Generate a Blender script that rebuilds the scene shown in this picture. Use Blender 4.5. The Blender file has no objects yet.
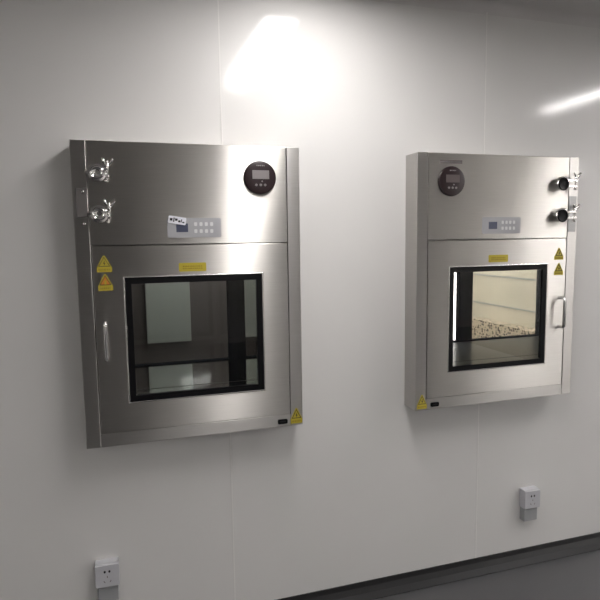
import bpy, bmesh, math, random
from mathutils import Vector, Matrix
random.seed(4)
C = bpy.context.scene.collection
PI = math.pi

# ------------------------------------------------------------------ materials
def mat(name, col, rough=.5, metal=0., **kw):
    m = bpy.data.materials.new(name); m.use_nodes = True
    b = m.node_tree.nodes['Principled BSDF']
    b.inputs['Base Color'].default_value = (*col, 1)
    b.inputs['Roughness'].default_value = rough
    b.inputs['Metallic'].default_value = metal
    for k, v in kw.items():
        b.inputs[k.replace('_', ' ')].default_value = v
    return m

def N(m, t, **kw):
    n = m.node_tree.nodes.new(t)
    for k, v in kw.items(): setattr(n, k, v)
    return n

def L(m, a, b): m.node_tree.links.new(a, b)

def noise_mix(m, scale, amount, coord_scale=(1, 1, 1), base=None, detail=4, rough_amt=0., bump=0.):
    """small procedural variation of the base colour, roughness and relief"""
    nt = m.node_tree; b = nt.nodes['Principled BSDF']
    base = base or tuple(b.inputs['Base Color'].default_value)[:3]
    tc = N(m, 'ShaderNodeTexCoord'); mp = N(m, 'ShaderNodeMapping'); mp.inputs['Scale'].default_value = coord_scale
    nz = N(m, 'ShaderNodeTexNoise'); nz.inputs['Scale'].default_value = scale; nz.inputs['Detail'].default_value = detail
    L(m, tc.outputs['Object'], mp.inputs['Vector']); L(m, mp.outputs['Vector'], nz.inputs['Vector'])
    cr = N(m, 'ShaderNodeValToRGB')
    cr.color_ramp.elements[0].position = .3; cr.color_ramp.elements[1].position = .7
    cr.color_ramp.elements[0].color = (*[c * (1 - amount) for c in base], 1)
    cr.color_ramp.elements[1].color = (*[min(1, c * (1 + amount)) for c in base], 1)
    L(m, nz.outputs['Fac'], cr.inputs['Fac']); L(m, cr.outputs['Color'], b.inputs['Base Color'])
    if rough_amt:
        r0 = b.inputs['Roughness'].default_value
        mr = N(m, 'ShaderNodeMapRange')
        mr.inputs['To Min'].default_value = max(0, r0 - rough_amt); mr.inputs['To Max'].default_value = r0 + rough_amt
        L(m, nz.outputs['Fac'], mr.inputs['Value']); L(m, mr.outputs['Result'], b.inputs['Roughness'])
    if bump:
        bp = N(m, 'ShaderNodeBump'); bp.inputs['Strength'].default_value = bump; bp.inputs['Distance'].default_value = .002
        L(m, nz.outputs['Fac'], bp.inputs['Height']); L(m, bp.outputs['Normal'], b.inputs['Normal'])
    return m

def brushed(name, col, rough, aniso, tangent=(.05, .1, 1)):
    m = mat(name, col, rough, 1.0)
    b = m.node_tree.nodes['Principled BSDF']
    b.inputs['Anisotropic'].default_value = aniso
    cx = N(m, 'ShaderNodeCombineXYZ')
    for i in range(3): cx.inputs[i].default_value = tangent[i]
    L(m, cx.outputs['Vector'], b.inputs['Tangent'])
    return noise_mix(m, 6, .035, (1.5, 1.5, 60), rough_amt=.03)

def glass(name, tint, refl=.06):
    m = bpy.data.materials.new(name); m.use_nodes = True
    nt = m.node_tree; nt.nodes.remove(nt.nodes['Principled BSDF'])
    out = nt.nodes['Material Output']
    tr = N(m, 'ShaderNodeBsdfTransparent'); tr.inputs['Color'].default_value = (*tint, 1)
    gl = N(m, 'ShaderNodeBsdfGlossy'); gl.inputs['Roughness'].default_value = .02
    fr = N(m, 'ShaderNodeFresnel'); fr.inputs['IOR'].default_value = 1.45
    mx = N(m, 'ShaderNodeMixShader')
    ge = N(m, 'ShaderNodeNewGeometry'); sb = N(m, 'ShaderNodeMath', operation='SUBTRACT'); sb.inputs[0].default_value = 1
    mu = N(m, 'ShaderNodeMath', operation='MULTIPLY')
    L(m, ge.outputs['Backfacing'], sb.inputs[1]); L(m, sb.outputs[0], mu.inputs[0]); L(m, fr.outputs['Fac'], mu.inputs[1])
    L(m, mu.outputs[0], mx.inputs['Fac']); L(m, tr.outputs['BSDF'], mx.inputs[1]); L(m, gl.outputs['BSDF'], mx.inputs[2])
    L(m, mx.outputs['Shader'], out.inputs['Surface'])
    return m

def emit(name, col, s):
    m = mat(name, (.8, .8, .8), .5)
    b = m.node_tree.nodes['Principled BSDF']
    b.inputs['Emission Color'].default_value = (*col, 1); b.inputs['Emission Strength'].default_value = s
    return m

LAMP = 17.5
M = {}
M['wall'] = noise_mix(mat('cleanroom_panel', (.74, .73, .715), .55, 0, Coat_Weight=.8, Coat_Roughness=.118), 2.5, .012)
M['plain_wall'] = noise_mix(mat('painted_panel', (.66, .65, .63), .5), 2.5, .02)
M['bright_wall'] = noise_mix(mat('white_panel', (.86, .85, .83), .5), 2.5, .02)
M['seal'] = mat('silicone_seal', (.82, .81, .79), .35)
M['ceil'] = noise_mix(mat('ceiling_panel', (.66, .645, .635), .6), 3, .02)
M['floor'] = noise_mix(mat('grey_epoxy_floor', (.085, .085, .088), .28), 3, .05, rough_amt=.015)
M['black_vinyl'] = mat('black_vinyl_cove', (.008, .008, .009), .45)
M['dark_door'] = mat('dark_grey_door', (.15, .145, .14), .4)
M['steel'] = brushed('brushed_stainless', (.60, .58, .55), .33, 1.0, (.02, .03, 1))
M['steel_frame'] = brushed('brushed_stainless_frame', (.52, .505, .485), .38, .9, (.02, .03, 1))
M['steel_floor'] = noise_mix(mat('polished_stainless', (.78, .78, .77), .07, 1.0), 8, .04)
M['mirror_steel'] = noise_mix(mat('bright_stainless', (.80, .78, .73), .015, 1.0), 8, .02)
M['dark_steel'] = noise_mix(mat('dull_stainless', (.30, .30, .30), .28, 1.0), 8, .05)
M['dull_floor'] = noise_mix(mat('matte_dark_floor', (.035, .036, .04), .35, 0.), 8, .15)  # matte dark floor of the right chamber, tone varied at random
M['film'] = mat('film_covered_steel', (.15, .14, .135), .38)
M['dark_paint'] = mat('dark_blue_grey_paint', (.02, .021, .026), .7, 0, Specular_IOR_Level=0.)
M['lcd_off'] = mat('dull_display', (.10, .078, .078), .5)
M['chrome'] = mat('chrome', (.72, .71, .70), .12, 1.0)
M['trim'] = mat('bright_edge', (.80, .79, .77), .22, 1.0)
M['black'] = mat('black_enamel', (.004, .004, .005), .35, 0, Specular_IOR_Level=.2)
M['black_rubber'] = mat('black_rubber', (.006, .006, .006), .5)
M['glass'] = glass('window_glass', (.90, .915, .91))
M['meter'] = noise_mix(mat('maroon_black_plastic', (.020, .009, .011), .30), 14, .2)
M['lcd'] = mat('grey_display', (.24, .22, .22), .3)
M['lcd_dark'] = mat('blue_grey_display', (.07, .08, .13), .25)
M['membrane'] = mat('silver_membrane', (.42, .42, .44), .45)
M['button'] = mat('white_button', (.72, .72, .72), .4)
M['paper'] = mat('white_paper', (.85, .86, .92), .6)
M['ink'] = mat('dark_ink', (.015, .014, .02), .6)
M['grey_ink'] = mat('grey_ink', (.16, .13, .13), .5)
M['yellow'] = mat('yellow_vinyl', (.52, .42, .04), .45)
M['yellow_dark'] = mat('dark_yellow_print', (.33, .24, .02), .5)
M['orange'] = mat('orange_vinyl', (.62, .22, .03), .45)
M['white_plastic'] = noise_mix(mat('white_plastic', (.56, .56, .59), .4), 20, .02)
M['grey_plastic'] = noise_mix(mat('grey_plastic', (.36, .37, .38), .45), 20, .03)
M['lamp'] = emit('lit_diffuser', (1, .965, .945), LAMP)
M['lamp_soft'] = emit('soft_diffuser', (1, .965, .945), 6.5)
M['lamp_fill'] = emit('fill_diffuser', (1, .97, .92), 22)
M['lamp_warm'] = emit('warm_diffuser', (1, .96, .91), 17.0)
M['lamp_strip'] = emit('bright_strip', (1, .90, .88), 3.0)
M['beige'] = noise_mix(mat('beige_panel', (.57, .525, .455), .6), 3, .03)
M['brown'] = noise_mix(mat('brown_panel', (.085, .072, .07), .6), 3, .05)
M['pale'] = noise_mix(mat('pale_grey_board', (.36, .385, .37), .5), 3, .03)
M['black_rail'] = mat('dark_skirting', (.05, .05, .045), .5)

m = mat('perforated_brown_metal', (.52, .44, .36), .5)
tc = N(m, 'ShaderNodeTexCoord'); mp = N(m, 'ShaderNodeMapping'); mp.inputs['Scale'].default_value = (52, 52, 52)
vo = N(m, 'ShaderNodeTexVoronoi'); vo.inputs['Randomness'].default_value = .55; vo.inputs['Scale'].default_value = 1
cr = N(m, 'ShaderNodeValToRGB'); cr.color_ramp.elements[0].position = .40; cr.color_ramp.elements[1].position = .50
cr.color_ramp.elements[0].color = (.06, .045, .035, 1); cr.color_ramp.elements[1].color = (.52, .44, .36, 1)
L(m, tc.outputs['Object'], mp.inputs['Vector']); L(m, mp.outputs['Vector'], vo.inputs['Vector'])
L(m, vo.outputs['Distance'], cr.inputs['Fac']); L(m, cr.outputs['Color'], m.node_tree.nodes['Principled BSDF'].inputs['Base Color'])
M['perforated'] = m

# ------------------------------------------------------------------ helpers
def link(name, bm, m, parent=None, smooth=False, bevel=0., seg=2):
    me = bpy.data.meshes.new(name)
    bmesh.ops.recalc_face_normals(bm, faces=bm.faces)
    bm.to_mesh(me); bm.free()
    if m: me.materials.append(m)
    o = bpy.data.objects.new(name, me); C.objects.link(o)
    if parent:
        o.parent = parent
    if smooth:
        for p in me.polygons: p.use_smooth = True
        if hasattr(me, 'set_sharp_from_angle'): me.set_sharp_from_angle(angle=math.radians(40))
    if bevel:
        b = o.modifiers.new('bevel', 'BEVEL'); b.width = bevel; b.segments = seg; b.limit_method = 'ANGLE'
        b.harden_normals = False
    return o

def struct(name, bm, m, **kw):
    o = link(name, bm, m, **kw); o['kind'] = 'structure'; return o

def empty(name, loc, label, cat, group=None, rotz=0):
    o = bpy.data.objects.new(name, None); C.objects.link(o)
    o.location = loc; o.rotation_euler = (0, 0, rotz); o.empty_display_size = .05
    o['label'] = label; o['category'] = cat
    if group: o['group'] = group
    return o

def box(bm, x0, x1, y0, y1, z0, z1):
    vs = [bm.verts.new((x, y, z)) for x in (x0, x1) for y in (y0, y1) for z in (z0, z1)]
    for f in ((0, 1, 3, 2), (4, 6, 7, 5), (0, 4, 5, 1), (2, 3, 7, 6), (0, 2, 6, 4), (1, 5, 7, 3)):
        bm.faces.new([vs[i] for i in f])
    return bm

def bx(*a): return box(bmesh.new(), *a)

def slab_holes(x0, x1, y0, y1, z0, z1, holes):
    """an upright slab with rectangular openings (x0,x1,z0,z1), one clean surface"""
    bm = bmesh.new()
    xs = sorted({x0, x1, *[h[0] for h in holes], *[h[1] for h in holes]})
    zs = sorted({z0, z1, *[h[2] for h in holes], *[h[3] for h in holes]})
    def solid(i, j):
        if i < 0 or j < 0 or i >= len(xs) - 1 or j >= len(zs) - 1: return False
        cx = (xs[i] + xs[i + 1]) / 2; cz = (zs[j] + zs[j + 1]) / 2
        return not any(h[0] < cx < h[1] and h[2] < cz < h[3] for h in holes)
    V = {}
    def v(x, y, z):
        k = (round(x, 6), round(y, 6), round(z, 6))
        if k not in V: V[k] = bm.verts.new((x, y, z))
        return V[k]
    for i in range(len(xs) - 1):
        for j in range(len(zs) - 1):
            if not solid(i, j): continue
            a, b, c, d = xs[i], xs[i + 1], zs[j], zs[j + 1]
            for y in (y0, y1): bm.faces.new([v(a, y, c), v(b, y, c), v(b, y, d), v(a, y, d)])
            if not solid(i - 1, j): bm.faces.new([v(a, y0, c), v(a, y1, c), v(a, y1, d), v(a, y0, d)])
            if not solid(i + 1, j): bm.faces.new([v(b, y0, c), v(b, y1, c), v(b, y1, d), v(b, y0, d)])
            if not solid(i, j - 1): bm.faces.new([v(a, y0, c), v(b, y0, c), v(b, y1, c), v(a, y1, c)])
            if not solid(i, j + 1): bm.faces.new([v(a, y0, d), v(b, y0, d), v(b, y1, d), v(a, y1, d)])
    return bm

def lathe(bm, prof, c, axis='Y', n=32, caps=True):
    """revolve (radius, height) pairs about an axis through c"""
    rings = []
    for r, h in prof:
        ring = []
        for k in range(n):
            a = 2 * PI * k / n; p, q = r * math.cos(a), r * math.sin(a)
            d = {'Y': (p, h, q), 'Z': (p, q, h), 'X': (h, p, q)}[axis]
            ring.append(bm.verts.new((c[0] + d[0], c[1] + d[1], c[2] + d[2])))
        rings.append(ring)
    for a, b in zip(rings, rings[1:]):
        for k in range(n): bm.faces.new([a[k], a[(k + 1) % n], b[(k + 1) % n], b[k]])
    if caps:
        bm.faces.new(rings[0]); bm.faces.new(rings[-1][::-1])
    return bm

def tube(bm, pts, r, n=10, closed=False):
    pts = [Vector(p) for p in pts]; rings = []; m = len(pts)
    up = Vector((.13, .27, .95)).normalized()
    for i, p in enumerate(pts):
        t = (pts[(i + 1) % m] - pts[i - 1]) if closed else (pts[min(i + 1, m - 1)] - pts[max(i - 1, 0)])
        t.normalize(); a = t.cross(up)
        if a.length < .1: a = t.cross(Vector((1, 0, 0)))
        a.normalize(); b = t.cross(a)
        rr = r[i] if isinstance(r, (list, tuple)) else r
        rings.append([bm.verts.new(p + rr * (math.cos(2 * PI * k / n) * a + math.sin(2 * PI * k / n) * b)) for k in range(n)])
    for i in range(m if closed else m - 1):
        A, B = rings[i], rings[(i + 1) % m]
        for k in range(n): bm.faces.new([A[k], A[(k + 1) % n], B[(k + 1) % n], B[k]])
    if not closed:
        bm.faces.new(rings[0]); bm.faces.new(rings[-1][::-1])
    return bm

def plate(bm, poly, y0, y1):
    """an (x,z) outline given thickness between two depths"""
    a = [bm.verts.new((x, y0, z)) for x, z in poly]; b = [bm.verts.new((x, y1, z)) for x, z in poly]
    bm.faces.new(a); bm.faces.new(b[::-1])
    for i in range(len(a)):
        j = (i + 1) % len(a); bm.faces.new([a[i], b[i], b[j], a[j]])
    return bm

def rrect(x0, x1, z0, z1, r, n=5):
    out = []
    for cx, cz, a0 in ((x1 - r, z1 - r, 0), (x0 + r, z1 - r, 90), (x0 + r, z0 + r, 180), (x1 - r, z0 + r, 270)):
        for k in range(n + 1):
            a = math.radians(a0 + 90 * k / n); out.append((cx + r * math.cos(a), cz + r * math.sin(a)))
    return out

# ------------------------------------------------------------------ the room
ZF, ZC = -.062, 2.545          # floor and ceiling
XL, XR, YB = -2.6, 7.6, -6.6   # this room reaches back past the camera
T = .05                        # panel wall thickness
W, H, D, ZT = .82, 1.0932, .101, 1.894
ZB = ZT - H
BOX = (0.0, 1.3273)

holes = [(x + .075, x + .745, .915, 1.455) for x in BOX]
struct('wall_back', slab_holes(XL, XR, 0, T, ZF, ZC, holes), M['wall'])
struct('wall_left', bx(XL - T, XL, YB, 3.2, ZF, ZC), M['plain_wall'])
struct('wall_right', bx(XR, XR + T, YB, 3.2, ZF, ZC), M['plain_wall'])
struct('wall_front', slab_holes(XL, XR, YB - T, YB, ZF, ZC, [(-1.75, .42, ZF, 2.25)]), M['bright_wall'])
struct('floor', bx(XL - T, XR + T, YB - T, 3.2, ZF - .05, ZF), M['floor'])
struct('ceiling', bx(XL - T, XR + T, YB - T, 3.2, ZC, ZC + .05), M['ceil'])
# dark double door leaf standing in the opening of the wall behind the camera
d = struct('door_1', bx(-1.75, .42, YB - .045, YB - .01, ZF, 2.25), M['dark_door'])
# wall panel joints
for i, (x, za, zb) in enumerate(((-.635, ZF + .06, ZC - .03), (.541, ZF + .06, ZB + .01), (.541, ZT - .01, ZC - .03), (1.716, ZF + .06, ZB + .01),
                                 (1.716, ZT - .01, ZC - .03), (2.892, ZF + .06, ZC - .03), (4.07, ZF + .06, ZC - .03)), 1):
    struct('trim_%d' % i, bx(x - .0022, x + .0022, -.0012, .002, za, zb), M['seal'])
# black cove skirting at the foot of the wall
bm = bmesh.new(); prof = [(0, ZF), (0, 0), (-.006, 0), (-.010, -.02), (-.022, -.043), (-.05, ZF + .003), (-.05, ZF)]
a = [bm.verts.new((XL, y, z)) for y, z in prof]; b = [bm.verts.new((XR, y, z)) for y, z in prof]
bm.faces.new(a); bm.faces.new(b[::-1])
for i in range(len(a)): bm.faces.new([a[i], b[i], b[(i + 1) % len(a)], a[(i + 1) % len(a)]])
struct('baseboard_back', bm, M['black_vinyl'])
# rounded cove where the wall meets the ceiling
bm = bmesh.new(); prof = [(0, ZC), (0, ZC - .035)] + [(-.035 + .035 * math.cos(t), ZC - .035 + .035 * math.sin(t)) for t in [PI / 2 * k / 8 for k in range(1, 8)]] + [(-.035, ZC)]
prof = [(0, ZC), (0, ZC - .04)] + [(-.04 * (1 - math.cos(PI / 2 * k / 8)), ZC - .04 + .04 * math.sin(PI / 2 * k / 8)) for k in range(1, 9)]
a = [bm.verts.new((XL, y, z)) for y, z in prof]; b = [bm.verts.new((XR, y, z)) for y, z in prof]
bm.faces.new(a); bm.faces.new(b[::-1])
for i in range(len(a)): bm.faces.new([a[i], b[i], b[(i + 1) % len(a)], a[(i + 1) % len(a)]])
struct('trim_8', bm, M['ceil'], smooth=True)

def ceiling_light(x, y, sx, sy, label, lamp='lamp', z=ZC, group=None):
    t = empty('ceiling_light', (x, y, z), label, 'ceiling light', group)
    bm = slab_holes(-sx / 2 - .02, sx / 2 + .02, -.028, 0, -sy / 2 - .02, sy / 2 + .02, [(-sx / 2, sx / 2, -sy / 2, sy / 2)])
    for v in bm.verts: v.co = Vector((v.co.x, v.co.z, v.co.y))
    link('frame', bm, M['white_plastic'], t, bevel=.003)
    link('diffuser', bx(-sx / 2, sx / 2, -sy / 2, sy / 2, -.022, -.006), M[lamp], t)
    return t

ceiling_light(.88, -.88, .15, 1.15, 'lit ceiling panel nearest the wall, above the left pass box', group='lit ceiling panels')
ceiling_light(3.36, -1.05, .16, 1.1, 'lit ceiling panel near the wall, right of the right pass box', group='lit ceiling panels')
ceiling_light(1.45, -5.3, 1.1, .6, 'lit ceiling panel farther back, behind the camera', 'lamp_soft', group='lit ceiling panels')
ceiling_light(6.9, -5.5, .5, 1.2, 'lit ceiling panel at the far right end of the room', group='lit ceiling panels')

ceiling_light(-1.9, -3.2, .24, .8, 'added unseen fill panel left of the camera', group='lit ceiling panels')  # added fill source, out of view, lifts the left part of the wall
ceiling_light(5.5, -2.1, .34, 1.1, 'added unseen fill panel at the right end of the room, nearer the wall', group='lit ceiling panels')  # unseen panel added as fill from the right

# ------------------------------------------------------------------ rooms seen through the pass boxes
struct('wall_partition', bx(1.15, 1.2, T, 3.2, ZF, ZC), M['beige'])
struct('wall_brown', bx(-1.0, 1.15, 1.3, 1.35, ZF, ZC), M['brown'])
struct('wall_beige', bx(1.2, 4.2, 2.0, 2.05, ZF, ZC), M['beige'])
struct('wall_side', bx(4.2, 4.25, T, 3.2, ZF, ZC), M['beige'])
struct('wall_end', bx(-1.05, -1.0, T, 3.2, ZF, ZC), M['brown'])
for i, z in enumerate((1.02, 1.24), 9):
    struct('trim_%d' % i, bx(1.2, 1.204, .65, 2.0, z, z + .012), M['grey_plastic'])
o = link('notice_board', bx(.268, .532, 1.285, 1.300, .925, 1.62), M['pale'], bevel=.003)
o['label'] = 'pale grey board on the brown wall, seen through the left pass box window'; o['category'] = 'board'
o = ceiling_light(.86, .95, .4, .35, 'added unseen lamp lighting the small room behind the left pass box', 'lamp_fill')  # lamp added out of view so the board and brown wall show
ceiling_light(2.2, 1.25, 1.0, .6, 'ceiling lamp of the beige room behind the right pass box', 'lamp_warm')
t = empty('wall_light', (2.86, 2.0, .3), 'tall white strip light seen at the left edge of the right pass box window', 'wall light')
link('housing', bx(-.07, .07, -.03, 0, 0, 1.7), M['white_plastic'], t, bevel=.004)
link('diffuser', bx(-.06, .06, -.045, -.03, .02, 1.68), M['lamp_strip'], t, bevel=.004)
t = empty('perforated_cabinet', (1.203, 1.2, ZF), 'low brown perforated metal cabinet seen through the right pass box window', 'cabinet')
hh = .912 - ZF
link('body', bx(0, .095, -.35, .37, .05, hh), M['perforated'], t, bevel=.004)
link('plinth', bx(.005, .085, -.34, .36, 0, .05), M['dark_steel'], t)

# ------------------------------------------------------------------ pass boxes
def mark_bars(bm, x0, x1, z0, z1, rows, y0, y1, dens):
    """short strokes standing for print too small to read"""
    rnd = random.Random(int(x0 * 1e4) + rows)
    h = (z1 - z0) / rows
    for r in range(rows):
        x = x0
        while x < x1 - .001:
            w = rnd.uniform(.4, 1.0) * dens
            w = min(w, x1 - x)
            box(bm, x, x + w, y0, y1, z0 + r * h + h * .2, z0 + r * h + h * .8)
            x += w + dens * rnd.uniform(.25, .5)

def pass_box(x0, mirror, label, floor_mat='steel_floor'):
    t = empty('pass_box', (x0, 0, ZB), label, 'pass box', 'stainless pass boxes on the wall')
    mx = (lambda u: W - u) if mirror else (lambda u: u)
    def X(a, b): return (min(mx(a), mx(b)), max(mx(a), mx(b)))
    z = lambda down: H - down          # height above the box's foot
    F = -D                             # front plane
    # frame: two uprights and the rail under the door
    bm = bmesh.new()
    box(bm, 0, .0505, F, 0, 0, H); box(bm, .7685, W, F, 0, 0, H)
    box(bm, .0505, .7685, F, 0, 0, z(1.0435))
    link('frame', bm, M['steel_frame'], t, bevel=.0022)
    # closed upper housing
    link('upper_panel', bx(.0525, .7665, F - .0005, 0, z(.3605), H - .0006), M['steel'], t, bevel=.002)
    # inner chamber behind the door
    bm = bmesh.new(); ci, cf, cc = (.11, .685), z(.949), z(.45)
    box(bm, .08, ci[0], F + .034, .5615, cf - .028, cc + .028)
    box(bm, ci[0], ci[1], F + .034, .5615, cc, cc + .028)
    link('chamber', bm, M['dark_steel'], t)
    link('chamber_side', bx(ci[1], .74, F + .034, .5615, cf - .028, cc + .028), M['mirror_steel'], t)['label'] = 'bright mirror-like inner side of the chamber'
    link('chamber_floor', bx(ci[0], ci[1], F + .034, .5615, cf - .028, cf), M[floor_mat], t)
    link('floor_joint', bx(ci[0], ci[1], .118, .124, cf - .001, cf + .0006), M['black_rubber'], t)
    # door on the far side with its own window
    r = link('rear_door', slab_holes(.07, .75, .5605, .60, cf - .04, cc + .05, [(.172, .643, z(.944), z(.47))]), M['dark_paint'], t)
    link('rear_glass', bx(.164, .651, .578, .583, z(.9475), z(.462)), M['glass'], r)
    # front door
    wx, wz = (.154, .667), (z(.938), z(.4735))
    dr = link('door', slab_holes(.0535, .7655, F - .001, F + .03, z(1.0425), z(.3635), [(wx[0], wx[1], wz[0], wz[1])]), M['steel'], t, bevel=.0018)
    e = .0045
    link('window_trim', slab_holes(wx[0], wx[1], F - .0028, F + .004, wz[0], wz[1], [(wx[0] + e, wx[1] - e, wz[0] + e, wz[1] - e)]), M['trim'], dr, bevel=.0012)
    b = .027
    link('window_border', slab_holes(wx[0] + e, wx[1] - e, F - .0005, F + .012, wz[0] + e, wz[1] - e, [(wx[0] + b, wx[1] - b, wz[0] + b, wz[1] - b)]), M['black'], dr)
    link('window_glass', bx(wx[0] + b, wx[1] - b, F + .004, F + .009, wz[0] + b, wz[1] - b), M['glass'], dr)
    # pull handle: a bent round bar
    hx = mx(.086); za, zb = z(.766), z(.632)
    pts = [(hx, F + .002, zb), (hx, F - .026, zb)]
    for k in range(1, 5): pts.append((hx, F - .026 - .012 * math.sin(PI / 2 * k / 4), zb - .012 * (1 - math.cos(PI / 2 * k / 4))))
    for k in range(0, 5): pts.append((hx, F - .038 + .012 * (1 - math.cos(PI / 2 * k / 4)), za + .012 - .012 * math.sin(PI / 2 * k / 4)))
    pts += [(hx, F + .002, za)]
    link('door_handle', tube(bmesh.new(), pts, .0074, 14), M['chrome'], dr, smooth=True)
    # round pressure gauge
    gx, gz = mx(.6625), z(.1165)
    g = link('pressure_gauge', lathe(bmesh.new(), [(.062, 0), (.0625, -.006), (.060, -.0125), (.052, -.0145), (.02, -.0145)], (gx, F, gz), 'Y', 48), M['meter'], t, smooth=True)
    link('gauge_screen', bx(gx - .031, gx + .033, F - .0162, F - .014, gz - .006, gz + .026), M['lcd_off' if mirror else 'lcd'], g, bevel=.0006)
    for k in (-1, 0, 1):
        link('gauge_button', lathe(bmesh.new(), [(.0048, -.014), (.0048, -.0168), (.003, -.0172)], (gx + k * .017, F, gz - .028), 'Y', 16), M['lcd'], g, smooth=True)
    link('gauge_light', lathe(bmesh.new(), [(.003, -.014), (.003, -.0162)], (gx + .006, F, gz - .0145), 'Y', 12), M['lcd'], g)
    bm = bmesh.new(); mark_bars(bm, gx - .014, gx + .016, gz + .040, gz + .047, 1, F - .0152, F - .014, .006)
    link('gauge_lettering', bm, M['lcd'], g)
    if mirror:
        n = link('name_strip', bx(gx - .051, gx + .053, F - .0018, F - .0004, z(.043), z(.029)), M['grey_ink'], t)
        bm = bmesh.new(); mark_bars(bm, gx - .047, gx + .049, z(.0405), z(.0315), 1, F - .0024, F - .0016, .007)
        link('lettering', bm, M['dark_steel'], n)
    # control panel with display and eight keys
    kx = .413
    k_ = link('control_panel', plate(bmesh.new(), rrect(kx - .098, kx + .098, z(.337), z(.266), .006), F - .0028, F), M['membrane'], t)
    link('display', bx(kx - .066, kx - .024, F - .0038, F - .002, z(.317), z(.286)), M['lcd_dark'], k_)
    for i in range(4):
        for j in range(2):
            cx, cz = kx + .004 + i * .0195, z(.2885 + j * .0255)
            link('key', plate(bmesh.new(), rrect(cx - .0055, cx + .0055, cz - .007, cz + .007, .003, 3), F - .0045, F - .002), M['button'], k_)
    if not mirror:
        bm = plate(bmesh.new(), rrect(-.032, .032, -.0135, .0135, .004), F - .0056, F - .0042)
        R = Matrix.Rotation(math.radians(9), 4, 'Y'); tr = Matrix.Translation((kx - .062, 0, z(.2745)))
        bmesh.ops.transform(bm, matrix=tr @ R, verts=bm.verts)
        s = link('paper_sticker', bm, M['paper'], k_)
        bm = bmesh.new()
        for (a0, a1, b0, b1) in ((-.026, -.017, -.004, .005), (-.014, -.010, -.007, .008), (-.008, .001, -.002, .006), (.004, .012, -.006, .001), (.014, .017, -.005, .006), (.019, .026, -.007, -.002)):
            box(bm, a0, a1, F - .0062, F - .0054, b0, b1)
        bmesh.ops.transform(bm, matrix=tr @ R, verts=bm.verts)
        link('ink_marks', bm, M['ink'], s)
    # yellow caution strip above the window
    y_ = link('caution_strip', plate(bmesh.new(), rrect(.351, .451, z(.4615), z(.4295), .004), F - .0022, F - .0008), M['yellow'], dr)
    bm = bmesh.new(); mark_bars(bm, .365, .437, z(.4545), z(.4385), 2, F - .0026, F - .002, .007)
    link('lettering', bm, M['yellow_dark'], y_)
    # warning stickers: a triangle over a text block
    def sticker(cx, dtop, w, h, par, fy, hot=False):
        zt, zb_ = z(dtop), z(dtop + h)
        zs = zb_ + h * .30
        poly = [(cx - w / 2, zb_), (cx + w / 2, zb_), (cx + w / 2, zs), (cx + w * .46, zs + h * .04), (cx + w * .06, zt), (cx - w * .06, zt), (cx - w * .46, zs + h * .04), (cx - w / 2, zs)]
        s = link('warning_sticker', plate(bmesh.new(), poly, fy - .0014, fy), M['yellow'], par)
        # black triangle outline
        bm = bmesh.new()
        A = [(cx - w * .40, zs + h * .035), (cx + w * .40, zs + h * .035), (cx, zt - h * .05)]
        c = (cx, sum(p[1] for p in A) / 3); q = .80
        B = [(c[0] + (p[0] - c[0]) * q, c[1] + (p[1] - c[1]) * q) for p in A]
        for i in range(3):
            j = (i + 1) % 3; plate(bm, [A[i], A[j], B[j], B[i]], fy - .0019, fy - .0012)
        link('triangle_outline', bm, M['ink'], s)
        if hot:
            link('triangle_fill', plate(bmesh.new(), B, fy - .0017, fy - .0012), M['orange'], s)
        u, hh_ = c[0], h * .20; v0 = c[1]
        if hot:
            sym = [(-.35, -1), (.35, -1), (.28, -.2), (.5, .4), (.2, .3), (.0, 1.1), (-.2, .3), (-.5, .4), (-.28, -.2)]
        else:
            sym = [(-.15, -1.0), (.45, .10), (.10, .10), (.30, 1.1), (-.40, -.10), (-.02, -.10)]
        link('symbol', plate(bmesh.new(), [(u + p[0] * hh_ * .8, v0 + p[1] * hh_ * .85) for p in sym], fy - .0023, fy - .0012), M['ink' if not hot else 'yellow'], s)
        bm = bmesh.new(); mark_bars(bm, cx - w * .40, cx + w * .40, zb_ + h * .06, zb_ + h * .24, 1, fy - .0019, fy - .0012, w * .13)
        link('lettering', bm, M['yellow_dark'], s)
    if mirror:
        sticker(.725, .405, .049, .054, dr, F - .001); sticker(.7265, .474, .049, .055, dr, F - .001)
        sticker(.0315, 1.024, .047, .062, t, F)
    else:
        sticker(.0925, .397, .051, .058, dr, F - .001); sticker(.0935, .462, .050, .059, dr, F - .001, True)
        sticker(.7925, 1.023, .049, .062, t, F)
    # small black socket in the lower rail
    sx = .735 if not mirror else .0935
    b_ = link('black_socket', plate(bmesh.new(), rrect(sx - .020, sx + .020, z(1.081), z(1.062), .005), F - .004, F + .001), M['black'], t)
    link('socket_slot', bx(sx - .012, sx + .012, F - .0052, F - .0035, z(1.074), z(1.069)), M['black_rubber'], b_)
    # hinge cover plate on the upright with two screws
    px = mx(.0305)
    if mirror:
        h_ = link('cover_plate', bx(px - .0195, px + .0225, F - .0022, F, z(.333), z(.172)), M['dark_steel'], t, bevel=.0008)
        zs_ = ()
    else:
        h_ = link('cover_plate', bx(px - .0185, px + .0175, F - .0022, F, z(.262), z(.163)), M['film'], t, bevel=.0008)
        zs_ = (z(.176), z(.285))
    for q in zs_:
        link('screw', lathe(bmesh.new(), [(.0048, -.0005), (.0046, -.0042), (.002, -.0054)], (px + .004, F, q), 'Y', 14), M['chrome'], h_, smooth=True)
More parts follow.
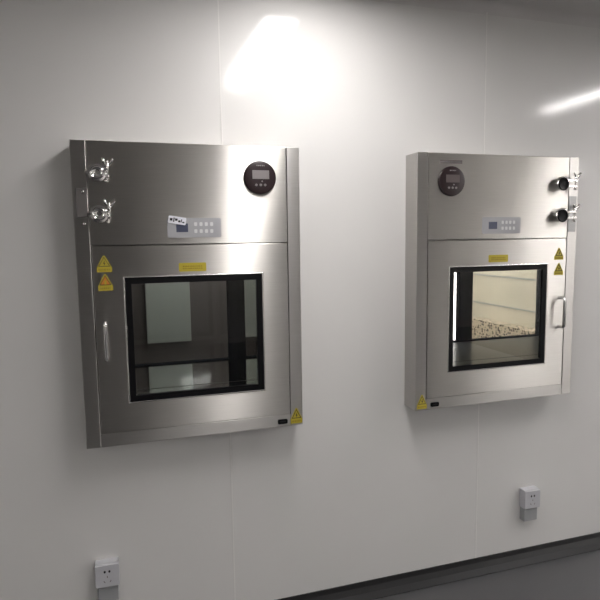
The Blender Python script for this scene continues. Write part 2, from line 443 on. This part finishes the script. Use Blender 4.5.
    # two test ports closed by hinged clamps with wing nuts
    for k, dn in enumerate((.112, .252)):
        cx, cz = (.086, z(dn)) if not mirror else (.714, z(dn + .006))
        off = .031 if not mirror else .070
        p = link('test_port', lathe(bmesh.new(), [(.0165, 0), (.0165, -.020), (.0245, -.022), (.0245, -.025)], (cx, F, cz), 'Y', 28), M['chrome'], t, smooth=True)
        # domed blanking cap (dark, open-looking on the right hand box)
        if mirror:
            bm = lathe(bmesh.new(), [(.0245, -.0255), (.0285, -.0312), (.0285, -.0335), (.025, -.035), (.021, -.032), (.006, -.032)], (cx - .004, F, cz - .004), 'Y', 28)
            link('cap', bm, M['black'], p, smooth=True)
        else:
            bm = lathe(bmesh.new(), [(.0245, -.0255), (.0245, -.029), (.019, -.031), (.016, -.0285), (.006, -.0285)], (cx, F, cz), 'Y', 28)
            link('cap', bm, M['chrome'], p, smooth=True)
        # clamp ring: two half bands with a gap at the bolt side
        bm = bmesh.new(); prof = [(.0235, -.016), (.0305, -.017), (.0315, -.0235), (.0305, -.030), (.0235, -.031)]
        for a0, a1 in ((22, 178), (184, 338)):
            rings = []
            for q in range(15):
                a = math.radians(a0 + (a1 - a0) * q / 14)
                rings.append([bm.verts.new((cx + r * math.cos(a), F + h, cz + r * math.sin(a))) for r, h in prof])
            for A, B in zip(rings, rings[1:]):
                for q in range(len(prof)): bm.faces.new([A[q], A[(q + 1) % len(prof)], B[(q + 1) % len(prof)], B[q]])
            bm.faces.new(rings[0]); bm.faces.new(rings[-1][::-1])
        link('clamp_ring', bm, M['chrome'], p, smooth=True)
        # hinge lug on the left, two lugs on the right
        bm = lathe(bmesh.new(), [(.006, -.032), (.006, -.015)], (cx - .0335, F, cz), 'Y', 14)
        bx_ = cx + off; lean = .004
        link('clamp_hinge', bm, M['chrome'], p, smooth=True)
        for q in (.013, -.013):
            link('clamp_lug', bx(cx + .024, bx_ + .006, F - .0285, F - .0185, cz + q - .004, cz + q + .004), M['chrome'], p, bevel=.0012)
        by = F - .0235
        bm = tube(bmesh.new(), [(bx_ - lean, by, cz - .027), (bx_, by, cz), (bx_ + lean, by, cz + .040)], .0042, 10)
        lathe(bm, [(.0075, -.008), (.0078, -.002), (.005, .001)], (bx_ - lean, by, cz - .022), 'Z', 14)
        link('clamp_bolt', bm, M['chrome'], p, smooth=True)
        bm = lathe(bmesh.new(), [(.0085, 0), (.0075, .012), (.005, .016)], (bx_ + lean * .6, by, cz + .020), 'Z', 16)
        for sgn in (-1, 1):
            c0 = Vector((bx_ + lean, by, cz + .028))
            pts = [c0 + Vector((sgn * .005, 0, 0)), c0 + Vector((sgn * .012, -.003, .008)), c0 + Vector((sgn * .016, -.004, .017)), c0 + Vector((sgn * .0165, -.004, .021))]
            tube(bm, pts, [.0035, .0055, .0052, .002], 10)
        link('wing_nut', bm, M['chrome'], p, smooth=True)
    return t

pass_box(BOX[0], False, 'left stainless steel pass box with dark window and handle on its left')
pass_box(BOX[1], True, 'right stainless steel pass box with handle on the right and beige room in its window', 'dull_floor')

# ------------------------------------------------------------------ wall sockets
def socket(x, ztop, label):
    t = empty('wall_socket', (x, 0, ztop - .16), label, 'wall socket', 'surface wall sockets')
    top = .16; w = .043
    body = bmesh.new()
    pr = [(0, top), (-.034, top), (-.036, top - .003), (-.036, top - .092), (0, top - .092)]
    a = [body.verts.new((-w, y, q)) for y, q in pr]; b = [body.verts.new((w, y, q)) for y, q in pr]
    body.faces.new(a); body.faces.new(b[::-1])
    for i in range(5): body.faces.new([a[i], b[i], b[(i + 1) % 5], a[(i + 1) % 5]])
    link('back_box', body, M['white_plastic'], t, bevel=.002)
    f = link('face_plate', plate(bmesh.new(), rrect(-w - .001, w + .001, top - .091, top - .003, .004), -.045, -.036), M['white_plastic'], t, bevel=.002)
    bm = bmesh.new()
    for sx in (-.0085, .0085): plate(bm, rrect(sx - .0038, sx + .0038, top - .034, top - .024, .0035, 4), -.0456, -.0446)
    link('upper_hole', bm, M['ink'], f)
    bm = bmesh.new(); box(bm, -.0014, .0014, -.0456, -.0446, top - .054, top - .046)
    for s in (-1, 1):
        plate(bm, [(s * .0125, top - .064), (s * .0145, top - .0655), (s * .0095, top - .0735), (s * .0075, top - .072)], -.0456, -.0446)
    link('lower_slots', bm, M['grey_ink'], f)
    link('cable_duct', bx(-.038, .038, -.034, 0, 0, top - .093), M['grey_plastic'], t, bevel=.003)
    return t

socket(.043, .318, 'white wall socket below the left pass box, lower left corner of the photo')
socket(2.001, .318, 'white wall socket low on the wall below the right pass box')

# ------------------------------------------------------------------ camera
R = Vector((.95510014, -.2959407, -.01424192)); U = Vector((.04559174, .09930382, .99401214)); F = Vector((.29275438, .95003045, -.10833755))
cam = bpy.data.cameras.new('camera'); co = bpy.data.objects.new('camera', cam); C.objects.link(co)
cam.sensor_width = 36; cam.lens = 36 * 560.01 / 600; cam.clip_start = .02
co.matrix_world = Matrix(((R.x, U.x, -F.x, .16838), (R.y, U.y, -F.y, -2.19872), (R.z, U.z, -F.z, 1.54592), (0, 0, 0, 1)))
bpy.context.scene.camera = co

w = bpy.data.worlds.new('world'); bpy.context.scene.world = w; w.use_nodes = True
w.node_tree.nodes['Background'].inputs['Color'].default_value = (0, 0, 0, 1)
w.node_tree.nodes['Background'].inputs['Strength'].default_value = 0
v = bpy.context.scene.view_settings
v.view_transform = 'Standard'; v.look = 'None'; v.exposure = 1.17; v.gamma = 1; v.use_curve_mapping = False
